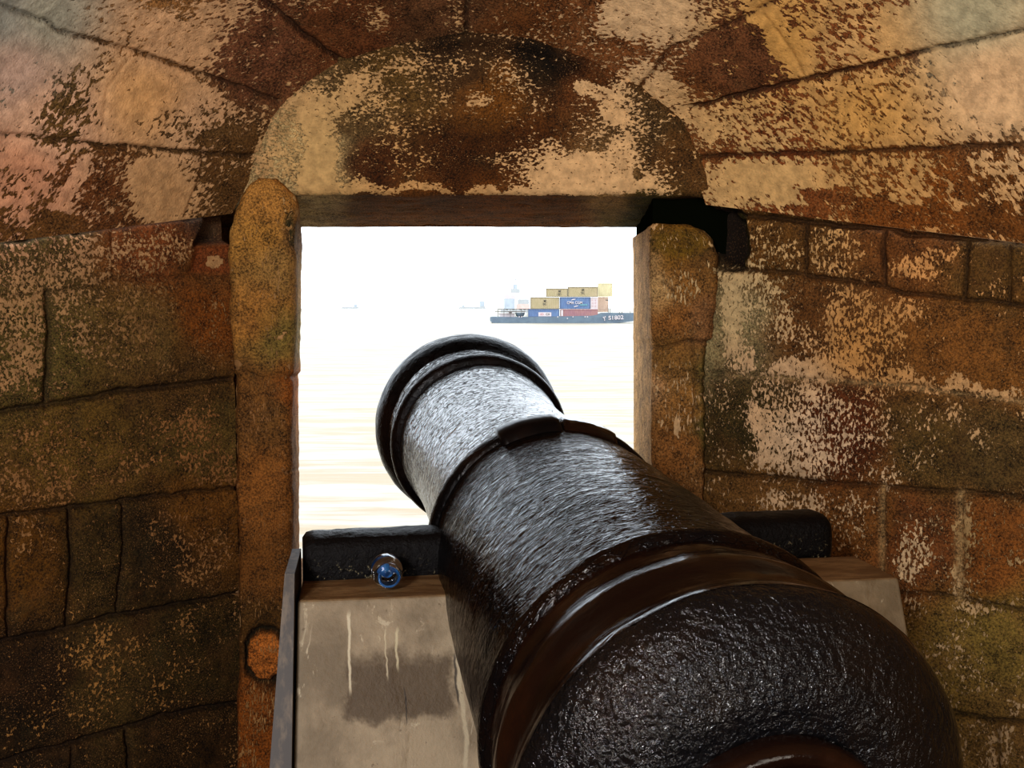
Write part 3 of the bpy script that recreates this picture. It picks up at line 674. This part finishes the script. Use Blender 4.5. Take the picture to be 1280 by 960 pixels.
# ------------------------------------------------------------------ concrete gun mount
MY = rad(8.0)
def concrete():
    m, nt, b = newmat('stained concrete'); L = nt.links.new
    tc = nt.nodes.new('ShaderNodeTexCoord').outputs['Object']
    st = mapping(nt, tc, (1, 1, .3))
    f = mrange(nt, noise(nt, tc, 4.5, 5, .6), .38, .62)
    col = mixc(nt, f, lin((112,97,74)), lin((158,141,114)))
    g = mrange(nt, noise(nt, st, 24, 5, .7, .8), .6, .68); col = mixc(nt, mth(nt, 'MULTIPLY', g, .6), col, lin((196,182,154)))
    g = mrange(nt, noise(nt, st, 11, 5, .7, .3), .55, .7); col = mixc(nt, mth(nt, 'MULTIPLY', g, .6), col, lin((110,92,66)))
    # damp brown rectangle left by the lost facing, and its soft edge
    sep = nt.nodes.new('ShaderNodeSeparateXYZ'); L(tc, sep.inputs[0])
    wob = mth(nt, 'MULTIPLY', mth(nt, 'SUBTRACT', noise(nt, tc, 14, 4, .7), .5), .09)
    X = mth(nt, 'ADD', sep.outputs['X'], wob); Z = mth(nt, 'ADD', sep.outputs['Z'], wob)
    k = mth(nt, 'MULTIPLY', mrange(nt, X, -.515, -.495), mrange(nt, X, -.325, -.30, 1., 0.))
    k = mth(nt, 'MULTIPLY', k, mth(nt, 'MULTIPLY', mrange(nt, Z, .835, .86), mrange(nt, Z, .935, .975, 1., 0.)))
    col = mixc(nt, mth(nt, 'MULTIPLY', k, .85), col, lin((74,56,32)))
    for x0, z0, z1, w_, c_ in ((-.50,.90,1.03,.004,(206,194,166)),(-.41,.935,1.0,.003,(196,184,150)),(-.43,.92,1.0,.002,(190,176,146)),(-.302,.87,.955,.0035,(30,22,14)),(-.40,.845,.90,.0018,(36,26,16)),(-.296,.76,1.03,.006,(180,166,138))):
        w2_ = mth(nt, 'ADD', sep.outputs['X'], mth(nt, 'MULTIPLY', mth(nt, 'SUBTRACT', noise(nt, tc, 9, 4, .6), .5), .03))
        d_ = mth(nt, 'ABSOLUTE', mth(nt, 'SUBTRACT', w2_, x0)); lk = mth(nt, 'MULTIPLY', mrange(nt, d_, w_, w_ * .3), mth(nt, 'MULTIPLY', mrange(nt, sep.outputs['Z'], z0 - .01, z0 + .01), mrange(nt, sep.outputs['Z'], z1 - .01, z1 + .01, 1., 0.)))
        col = mixc(nt, mth(nt, 'MULTIPLY', lk, .8), col, lin(c_))
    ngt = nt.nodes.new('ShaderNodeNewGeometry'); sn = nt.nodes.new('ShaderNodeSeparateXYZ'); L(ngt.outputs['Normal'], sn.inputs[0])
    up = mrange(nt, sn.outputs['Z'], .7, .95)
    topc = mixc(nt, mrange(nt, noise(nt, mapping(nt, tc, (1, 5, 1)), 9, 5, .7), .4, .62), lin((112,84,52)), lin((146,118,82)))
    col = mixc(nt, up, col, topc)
    p = mrange(nt, noise(nt, tc, 70, 3, .6), .68, .74); col = mixc(nt, mth(nt, 'MULTIPLY', p, .5), col, lin((80,60,36)))
    L(col, b.inputs['Base Color']); b.inputs['Roughness'].default_value = .6
    h = mth(nt, 'ADD', noise(nt, tc, 60, 5, .7), mth(nt, 'MULTIPLY', g, .3))
    L(bump(nt, h, .5, .005), b.inputs['Normal'])
    return m
M['conc'] = concrete()
mount = thing('gun_mount', 'battered pale concrete block with a hollowed top carrying the black cannon on its trunnions', 'gun mount', (.19, 1.985, 0), (0, 0, MY))
HT = 1.056; DP = .19
XL, XR = -.595, .598
NC, NR, NZ = -.035, .262, 1.07            # notch centre and radius in the mount's x,z
outline = [(XL, 0), (XL, HT)]
a_s = math.acos(0) ; 
x_n = math.sqrt(NR ** 2 - (NZ - HT) ** 2)
a0 = math.atan2(HT - NZ, -x_n); a1 = math.atan2(HT - NZ, x_n)
if a0 > 0: a0 -= 2 * PI
angs = np.linspace(-PI - math.asin((HT - NZ) / NR) if False else a0, a1, 28)
outline += [(NC + NR * math.cos(a), NZ + NR * math.sin(a)) for a in angs]
outline += [(XR, HT), (XR, 0)]
bm = bmesh.new()
def bat(z): return -.38 * (HT - z)
fr = [bm.verts.new((x * (1 + .03 * (HT - z)), bat(z), z)) for x, z in outline]
bk_ = [bm.verts.new((x * (1 + .03 * (HT - z)), DP, z)) for x, z in outline]
bm.faces.new(fr); bm.faces.new(bk_[::-1])
for i in range(len(fr)):
    j = (i + 1) % len(fr); bm.faces.new((fr[i], bk_[i], bk_[j], fr[j]))
o = ob('concrete_block', bm, M['conc'], mount)
md = o.modifiers.new('bevel', 'BEVEL'); md.width = .006; md.segments = 3; md.limit_method = 'ANGLE'; md.angle_limit = rad(50)
m, nt, b = newmat('dark weathered slab edge')
tc = nt.nodes.new('ShaderNodeTexCoord').outputs['Object']
nt.links.new(mixc(nt, mrange(nt, noise(nt, mapping(nt, tc, (1, 1, .15)), 40, 5, .7), .45, .66), lin((44,32,20)), lin((92,76,56))), b.inputs['Base Color'])
b.inputs['Roughness'].default_value = .5
bm = bmesh.new()
# dark slab standing against the left end of the block
pts = [(XL - .004, -.012, HT + .055), (XL - .022, -.012, HT + .055), (XL - .022, DP, HT + .055), (XL - .004, DP, HT + .055)]
lo = [(XL - .012, bat(0) - .02, 0), (XL - .10, bat(0) - .02, 0), (XL - .10, DP, 0), (XL - .012, DP, 0)]
A_ = [bm.verts.new(p) for p in pts]; B_ = [bm.verts.new(p) for p in lo]
bm.faces.new(A_); bm.faces.new(B_[::-1])
for i in range(4): j = (i + 1) % 4; bm.faces.new((A_[i], B_[i], B_[j], A_[j]))
ob('side_slab', bm, m, mount)

# ------------------------------------------------------------------ bottle
bottle = thing('bottle', 'small clear plastic bottle with blue inside lying end-on on the concrete ledge beside the cannon', 'bottle')
m, nt, b = newmat('clear bottle plastic'); M['glass'] = m
b.inputs['Transmission Weight'].default_value = 1; b.inputs['Roughness'].default_value = .04; b.inputs['IOR'].default_value = 1.45; b.inputs['Base Color'].default_value = (.96, .99, 1., 1)
m, nt, b = newmat('blue label'); M['blue'] = m
tc = nt.nodes.new('ShaderNodeTexCoord').outputs['Object']
nt.links.new(mixc(nt, mrange(nt, noise(nt, tc, 90, 3), .45, .6), (.02, .16, .5), (.03, .3, .75)), b.inputs['Base Color']); b.inputs['Roughness'].default_value = .3
def small_lathe(name, prof, mat, parent, seg=48, ang=(0, 2 * PI)):
    bm = bmesh.new(); full = abs(ang[1] - ang[0] - 2 * PI) < 1e-6
    n = seg if full else seg + 1
    rings = [[bm.verts.new((r * math.cos(lerp(ang[0], ang[1], i / seg)), t, r * math.sin(lerp(ang[0], ang[1], i / seg)))) for i in range(n)] for t, r in prof]
    for a, b_ in zip(rings[:-1], rings[1:]):
        for i in range(seg): bm.faces.new((a[i], a[(i + 1) % n], b_[(i + 1) % n], b_[i]))
    bmesh.ops.remove_doubles(bm, verts=bm.verts, dist=1e-6)
    return ob(name, bm, mat, parent, True)
small_lathe('bottle_body', [(.0,.0),(.0,.012),(-.004,.017),(-.004,.020),(.0,.0235),(.006,.0245),(.012,.0240),(.018,.0275),(.024,.0300),(.05,.0305),(.062,.029),(.068,.018),(.070,.0),
                            (.068,.0),(.066,.017),(.060,.0275),(.05,.0290),(.024,.0285),(.018,.026),(.012,.0225),(.004,.0215),(.003,.012),(.003,.0)], M['glass'], bottle)
small_lathe('label_sleeve', [(.032,.0283),(.036,.0284),(.048,.0285)], M['blue'], bottle, 24, (rad(80), rad(170)))
small_lathe('cap', [(.071,.0),(.071,.013),(.072,.014),(.086,.014),(.087,.013),(.087,.0)], M['blue'], bottle, 32)
small_lathe('blue_seal', [(.010,.0),(.010,.010),(.011,.0105),(.012,.010),(.012,.0)], M['blue'], bottle, 24).location = (-.006, 0, .008)
bp = W(486, 716, 1.955)
bottle.location = (bp[0], bp[1], HT + .0325); bottle.rotation_euler = (rad(3), 0, rad(12)); bottle.scale = (1, 1, 1)

# ------------------------------------------------------------------ sea
SEA = -1.5
SKY = 3.0
def sea_mat():
    m, nt, b = newmat('streaked muddy sea'); L = nt.links.new
    tc = nt.nodes.new('ShaderNodeTexCoord').outputs['Object']
    a = noise(nt, mapping(nt, tc, (.16, 1.1, 1)), 1., 4, .6, .6)
    c = noise(nt, mapping(nt, tc, (.5, 3.2, 1)), 1., 4, .65, .8)
    e = noise(nt, mapping(nt, tc, (.01, .05, 1)), 1., 3, .6)
    s = mth(nt, 'ADD', mth(nt, 'MULTIPLY', a, .6), mth(nt, 'MULTIPLY', c, .4))
    k = mrange(nt, s, .44, .58)
    col = mixc(nt, k, (.29, .262, .21), (.262, .192, .11))
    # far water turns a duller grey green
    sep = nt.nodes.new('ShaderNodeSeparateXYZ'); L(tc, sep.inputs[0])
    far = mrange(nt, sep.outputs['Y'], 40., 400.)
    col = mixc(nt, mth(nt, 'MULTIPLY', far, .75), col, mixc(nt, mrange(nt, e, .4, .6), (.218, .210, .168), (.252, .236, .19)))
    L(col, b.inputs['Base Color']); b.inputs['Roughness'].default_value = .55; b.inputs['Specular IOR Level'].default_value = .3
    L(bump(nt, s, .35, .15), b.inputs['Normal'])
    return m
bm = bmesh.new()
v = [bm.verts.new(p) for p in ((-9000, 4, 0), (9000, 4, 0), (9000, 14000, 0), (-9000, 14000, 0))]; bm.faces.new(v)
o = ob('sea', bm, sea_mat()); o.location = (0, 0, SEA); o['kind'] = 'structure'

# ------------------------------------------------------------------ barge and containers
def flatmat(name, c, c2=None, rough=.7, scale=.6, corr=False):
    m, nt, b = newmat(name)
    tc = nt.nodes.new('ShaderNodeTexCoord').outputs['Object']
    c2 = c2 or tuple(min(1, v * 1.12) for v in c)
    col = mixc(nt, mrange(nt, noise(nt, tc, scale, 4, .6), .35, .65), c, c2)
    nt.links.new(col, b.inputs['Base Color']); b.inputs['Roughness'].default_value = rough; b.inputs['Specular IOR Level'].default_value = .1
    return m
def haze_tint(c, k=1.):  # aerial haze put into the colour: greyed and lightened
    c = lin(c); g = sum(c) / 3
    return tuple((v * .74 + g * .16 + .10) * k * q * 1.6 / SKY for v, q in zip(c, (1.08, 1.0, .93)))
M['hull'] = flatmat('grey blue hull', haze_tint((96,128,158)), haze_tint((112,146,172)))
M['cblue'] = flatmat('blue container', haze_tint((84,132,200)), haze_tint((100,150,212)))
M['cteal'] = flatmat('teal stripe', haze_tint((80,165,195)))
M['ctan'] = flatmat('tan container', haze_tint((204,190,138)), haze_tint((214,196,150)))
M['cpink'] = flatmat('faded red container', haze_tint((186,124,142)), haze_tint((200,140,140)))
M['cwhite'] = flatmat('white paint', haze_tint((250,240,250), .95))
M['cpale'] = flatmat('pale yellow container', haze_tint((255,246,190), .95))
M['corange'] = flatmat('pale orange container', haze_tint((255,220,190), .95))
M['dark'] = flatmat('dark grey lettering', haze_tint((84,84,74)))
M['redm'] = flatmat('red lettering', haze_tint((220,100,110)))
M['edge'] = flatmat('container frame', haze_tint((140,132,100)))
M['edgeb'] = flatmat('blue container frame', haze_tint((66,96,150)))
M['palblue'] = flatmat('hazy pale blue', haze_tint((206,228,250), .93))
M['palpink'] = flatmat('hazy pale pink', haze_tint((255,226,220), .95))
M['palgrey'] = flatmat('hazy pale grey', haze_tint((214,226,236), .9))
BY = 214.
def bx(px, Y=BY): return (px - 640) / F * Y
def bz(py, Y=BY): return W(640, py, Y)[2]
def text_mesh(name, s, size, mat, loc, parent, rot=(PI/2, 0, 0), sx=1.):
    cu = bpy.data.curves.new(name, 'FONT'); cu.body = s; cu.size = size; cu.align_x = 'CENTER'; cu.align_y = 'CENTER'; cu.extrude = .02; cu.offset = size * .015
    t = bpy.data.objects.new('tmp', cu); C.objects.link(t)
    bpy.context.view_layer.update()
    me = bpy.data.meshes.new_from_object(t); bpy.data.objects.remove(t)
    me.materials.clear(); me.materials.append(mat)
    o = bpy.data.objects.new(name, me); C.objects.link(o); o.location = loc; o.rotation_euler = rot; o.scale = (sx, 1, 1); o.parent = parent
    return o
def container(x0, x1, y0, y1, mat, edge, label, Y=BY, dep=2.4, group='shipping containers on the barge'):
    """x0..x1, y0(top)..y1(bottom): extents measured in the photo, turned into metres at the barge's distance"""
    X0, X1, Z0, Z1 = bx(x0, Y), bx(x1, Y), bz(y1, Y), bz(y0, Y)
    t = thing('shipping_container', label, 'container', ((X0 + X1) / 2, Y, Z0), (0, 0, 0), group)
    w, h = X1 - X0, Z1 - Z0
    bm = bmesh.new()
    n = max(6, int(w / .28)); xs = np.linspace(-w / 2 + .1, w / 2 - .1, n * 4 + 1)
    prev = None
    for i, x in enumerate(xs):                        # corrugated long side facing the gun port
        y = .05 if (i % 4) in (1, 2) else .0
        a = bm.verts.new((x, y, .12)); b_ = bm.verts.new((x, y, h - .1))
        if prev: bm.faces.new((prev[0], a, b_, prev[1]))
        prev = (a, b_)
    box_bm(bm, (0, dep / 2 + .06, h / 2), (w - .1, dep, h - .06))
    ob('box', bm, mat, t)
    bm = bmesh.new()
    for z in (.06, h - .05): box_bm(bm, (0, 0, z), (w, .1, .12))
    for x in (-w / 2 + .06, w / 2 - .06): box_bm(bm, (x, 0, h / 2), (.12, .1, h - .22))
    ob('frame', bm, edge, t)
    return t, w, h
barge = thing('barge', 'low grey blue container barge lying on the water beyond the cannon muzzle', 'barge', (bx(702), BY, SEA))
HB = bz(396) - SEA
# hull: lofted, with raked stern and rising bow
bm = bmesh.new()
st = [(612.5, 396.5, 401, .7), (615, 396, 403.5, .9), (622, 396, 404.4, 1), (650, 396.3, 404.6, 1), (700, 395.5, 405, 1), (740, 394.5, 405.2, 1), (748, 393, 405, 1), (755, 391.2, 404.6, 1), (765, 391, 404.2, .96), (780, 391.2, 403, .8), (792, 391.2, 401.5, .55), (800, 391, 400, .25), (803, 391, 398, .05)]
rings = []
for x, yt, yb, wd in st:
    X = bx(x) - bx(702); zt_ = bz(yt) - SEA; zb_ = max(bz(yb) - SEA, -.5) if x < 790 else bz(yb) - SEA
    hw = 3.6 * wd
    rings.append([bm.verts.new((X, 3.6 - hw, zb_)), bm.verts.new((X, 3.6 - hw - .05, zt_)), bm.verts.new((X, 3.6 + hw, zt_)), bm.verts.new((X, 3.6 + hw, zb_))])
for a, b_ in zip(rings[:-1], rings[1:]):
    for i in range(4): bm.faces.new((a[i], a[(i + 1) % 4], b_[(i + 1) % 4], b_[i]))
bm.faces.new(rings[0]); bm.faces.new(rings[-1][::-1])
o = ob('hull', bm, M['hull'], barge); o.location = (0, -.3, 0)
def rel(px, py, dy=0.): return Vector((bx(px) - bx(702), dy, bz(py) - SEA))
# stern shelter: roof on posts, with rails and gear
bm = bmesh.new()
def barb(p, q, w=.08):
    p, q = Vector(p), Vector(q); d = q - p; L = d.length
    m = Matrix.Translation((p + q) / 2) @ d.to_track_quat('Z', 'Y').to_matrix().to_4x4() @ Matrix.Diagonal((w, w, L, 1))
    bmesh.ops.create_cube(bm, size=1, matrix=m)
barb(rel(622, 386.5), rel(662, 386.3), .12); barb(rel(619, 389.3), rel(657, 389.2), .12)
for x in (622.5, 630, 638, 645, 652, 659): barb(rel(x, 386.5), rel(x, 396.5), .09)
barb(rel(622, 392.5), rel(645, 392.5), .07)
for x in (633, 641, 650, 655): barb(rel(x - 1, 386.6, -.1), rel(x + 2, 387.2, -.1), .2)
ob('stern_railing', bm, M['dark'], barge)
bm = bmesh.new(); box_bm(bm, rel(645, 389.7, 1.5), (bx(657) - bx(633), 2.4, .12)); box_bm(bm, rel(634, 394, 1.6), (bx(643) - bx(624), 2., .8)); box_bm(bm, rel(638, 391.5, 1.7), (bx(640) - bx(636), 1., .5))
ob('stern_shelter', bm, M['cwhite'], barge)
bm = bmesh.new(); bmesh.ops.create_uvsphere(bm, u_segments=20, v_segments=10, radius=1, matrix=Matrix.Translation(rel(650, 391, 1.)) @ Matrix.Diagonal(((bx(656) - bx(644)) / 2, .8, .95, 1)))
bmesh.ops.delete(bm, geom=[v_ for v_ in bm.verts if v_.co.z > rel(650, 390.3).z], context='VERTS')
ob('tender_hull', bm, M['hull'], barge, True)
bm = bmesh.new()
bm.free()
for x, y in ((649, 396), (652, 396), (697, 396), (716, 396), (731, 396), (734, 396), (756, 396), (709, 398)):
    bm = bmesh.new(); box_bm(bm, rel(x, y, -.38), (.22, .1, .22)); ob('fender', bm, M['cwhite'], barge)
text_mesh('hull_number', 'S1802', 1.15, M['cwhite'], rel(769.5, 397.2, -.55) + Vector((0, .2, 0)), barge, (PI/2, rad(-3), rad(4)), 1.12)
bm = bmesh.new(); barb(rel(753.5, 396.2, -.45), rel(755.3, 398.2, -.45), .2); barb(rel(755.3, 398.2, -.45), rel(755.3, 401, -.45), .14)
ob('draught_mark', bm, M['cwhite'], barge)
for x, y0, y1 in ((762.4, 376, 391.6), (787.5, 389, 391.6), (774, 390, 391.6), (777, 389.6, 391.6), (760, 381, 391.6)):
    bm = bmesh.new(); barb(rel(x, y0), rel(x, y1), .1); ob('bow_post', bm, M['dark'], barge)
bm = bmesh.new(); box_bm(bm, rel(758.5, 375.2, 0), (.6, .2, .2)); barb(rel(758.5, 375.2), rel(762.4, 377), .08); ob('bow_lamp', bm, M['dark'], barge)

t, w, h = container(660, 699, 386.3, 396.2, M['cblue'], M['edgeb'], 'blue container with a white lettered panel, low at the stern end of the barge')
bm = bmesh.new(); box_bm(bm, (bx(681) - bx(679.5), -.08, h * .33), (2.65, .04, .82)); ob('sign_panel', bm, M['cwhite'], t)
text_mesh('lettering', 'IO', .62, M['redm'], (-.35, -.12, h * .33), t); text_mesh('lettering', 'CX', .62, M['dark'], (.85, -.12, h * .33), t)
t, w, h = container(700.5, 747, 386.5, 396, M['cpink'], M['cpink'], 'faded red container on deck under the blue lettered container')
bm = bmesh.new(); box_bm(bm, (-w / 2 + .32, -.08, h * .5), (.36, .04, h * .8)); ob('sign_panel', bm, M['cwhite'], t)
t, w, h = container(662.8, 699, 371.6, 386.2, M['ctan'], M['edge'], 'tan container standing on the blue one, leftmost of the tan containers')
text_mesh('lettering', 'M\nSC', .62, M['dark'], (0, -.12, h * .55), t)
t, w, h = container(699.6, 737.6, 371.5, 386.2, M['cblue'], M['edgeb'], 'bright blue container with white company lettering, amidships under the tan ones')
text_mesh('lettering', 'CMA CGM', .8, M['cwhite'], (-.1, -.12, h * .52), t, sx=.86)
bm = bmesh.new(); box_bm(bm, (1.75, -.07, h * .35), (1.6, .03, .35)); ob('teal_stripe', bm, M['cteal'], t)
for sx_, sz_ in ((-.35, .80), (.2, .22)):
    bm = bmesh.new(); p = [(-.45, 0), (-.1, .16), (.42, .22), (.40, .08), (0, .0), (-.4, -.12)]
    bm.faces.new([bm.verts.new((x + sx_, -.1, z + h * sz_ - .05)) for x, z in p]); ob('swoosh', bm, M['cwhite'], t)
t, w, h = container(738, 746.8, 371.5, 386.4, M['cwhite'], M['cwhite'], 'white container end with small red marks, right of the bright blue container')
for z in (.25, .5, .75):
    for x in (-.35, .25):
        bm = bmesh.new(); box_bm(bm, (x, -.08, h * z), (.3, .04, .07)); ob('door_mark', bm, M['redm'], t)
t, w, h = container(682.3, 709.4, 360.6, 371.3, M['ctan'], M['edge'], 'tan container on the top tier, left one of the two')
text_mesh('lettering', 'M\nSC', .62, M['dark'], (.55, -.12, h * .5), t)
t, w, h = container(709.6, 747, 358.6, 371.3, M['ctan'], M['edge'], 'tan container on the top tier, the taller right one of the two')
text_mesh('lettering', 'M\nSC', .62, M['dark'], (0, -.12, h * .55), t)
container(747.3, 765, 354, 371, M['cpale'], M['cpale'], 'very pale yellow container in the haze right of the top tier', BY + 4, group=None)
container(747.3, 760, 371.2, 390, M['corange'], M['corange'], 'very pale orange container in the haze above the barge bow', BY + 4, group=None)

# ships beyond, haze put into their pale colours
def far_ship(name, label, x0, x1, yt, yb, Y, parts):
    t = thing(name, label, 'ship', (bx((x0 + x1) / 2, Y), Y, SEA)); xm = (x0 + x1) / 2
    for nm, a, b_, c, d, mt in parts:
        bm = bmesh.new(); box_bm(bm, (bx((a + b_) / 2, Y) - bx(xm, Y), 0, bz((c + d) / 2, Y) - SEA), (bx(b_, Y) - bx(a, Y), 6, bz(c, Y) - bz(d, Y))); ob(nm, bm, M[mt], t)
    return t
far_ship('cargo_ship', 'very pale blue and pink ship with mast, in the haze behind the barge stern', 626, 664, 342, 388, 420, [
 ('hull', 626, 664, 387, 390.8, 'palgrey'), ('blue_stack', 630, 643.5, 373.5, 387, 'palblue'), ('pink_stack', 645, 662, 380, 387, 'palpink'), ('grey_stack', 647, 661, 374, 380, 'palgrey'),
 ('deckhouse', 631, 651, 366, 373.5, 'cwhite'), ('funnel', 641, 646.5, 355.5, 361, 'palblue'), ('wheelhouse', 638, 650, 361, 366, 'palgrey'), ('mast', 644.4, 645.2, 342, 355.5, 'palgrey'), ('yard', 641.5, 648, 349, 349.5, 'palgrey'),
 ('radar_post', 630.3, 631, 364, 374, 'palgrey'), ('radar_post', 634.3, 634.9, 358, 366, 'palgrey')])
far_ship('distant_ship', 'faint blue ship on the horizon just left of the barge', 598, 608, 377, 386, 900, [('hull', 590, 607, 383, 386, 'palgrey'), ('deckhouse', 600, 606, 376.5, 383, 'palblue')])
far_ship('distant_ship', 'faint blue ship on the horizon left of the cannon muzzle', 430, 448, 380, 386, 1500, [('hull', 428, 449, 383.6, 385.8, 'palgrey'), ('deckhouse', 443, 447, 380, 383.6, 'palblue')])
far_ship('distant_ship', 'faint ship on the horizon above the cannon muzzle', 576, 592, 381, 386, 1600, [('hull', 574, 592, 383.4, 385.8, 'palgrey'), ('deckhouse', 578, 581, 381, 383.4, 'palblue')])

# ------------------------------------------------------------------ light
wd = bpy.data.worlds.new('sky'); SC.world = wd; wd.use_nodes = True
bg = wd.node_tree.nodes['Background']; bg.inputs[0].default_value = (.84, .92, 1., 1); bg.inputs[1].default_value = SKY
def area(name, loc, target, size, energy, col, sy=None):
    l = bpy.data.lights.new(name, 'AREA'); l.energy = energy; l.color = col; l.size = size
    if sy: l.shape = 'RECTANGLE'; l.size_y = sy
    o = bpy.data.objects.new(name, l); C.objects.link(o); o.location = loc
    o.rotation_euler = (Vector(target) - Vector(loc)).to_track_quat('-Z', 'Y').to_euler(); return o
area('rear_fill', (-.9, -1.2, 2.3), (.1, 3, 1.9), .42, 66, (1., .97, .95), .4)  # added lamp behind the camera for rear daylight; no doorway is built
area('breech_glint_fill', (-.55, -2.1, 1.35), (.1, 1.2, 1.1), .5, 36, (.86, .9, 1.), .45)  # added lamp, placed to raise glints on the breech
area('side_fill', (1.1, -.9, 1.3), (.2, 2.6, 2.6), .9, 18, (1., .93, .82), .9)  # added warm fill lamp inside the closed room, aimed up at the vault
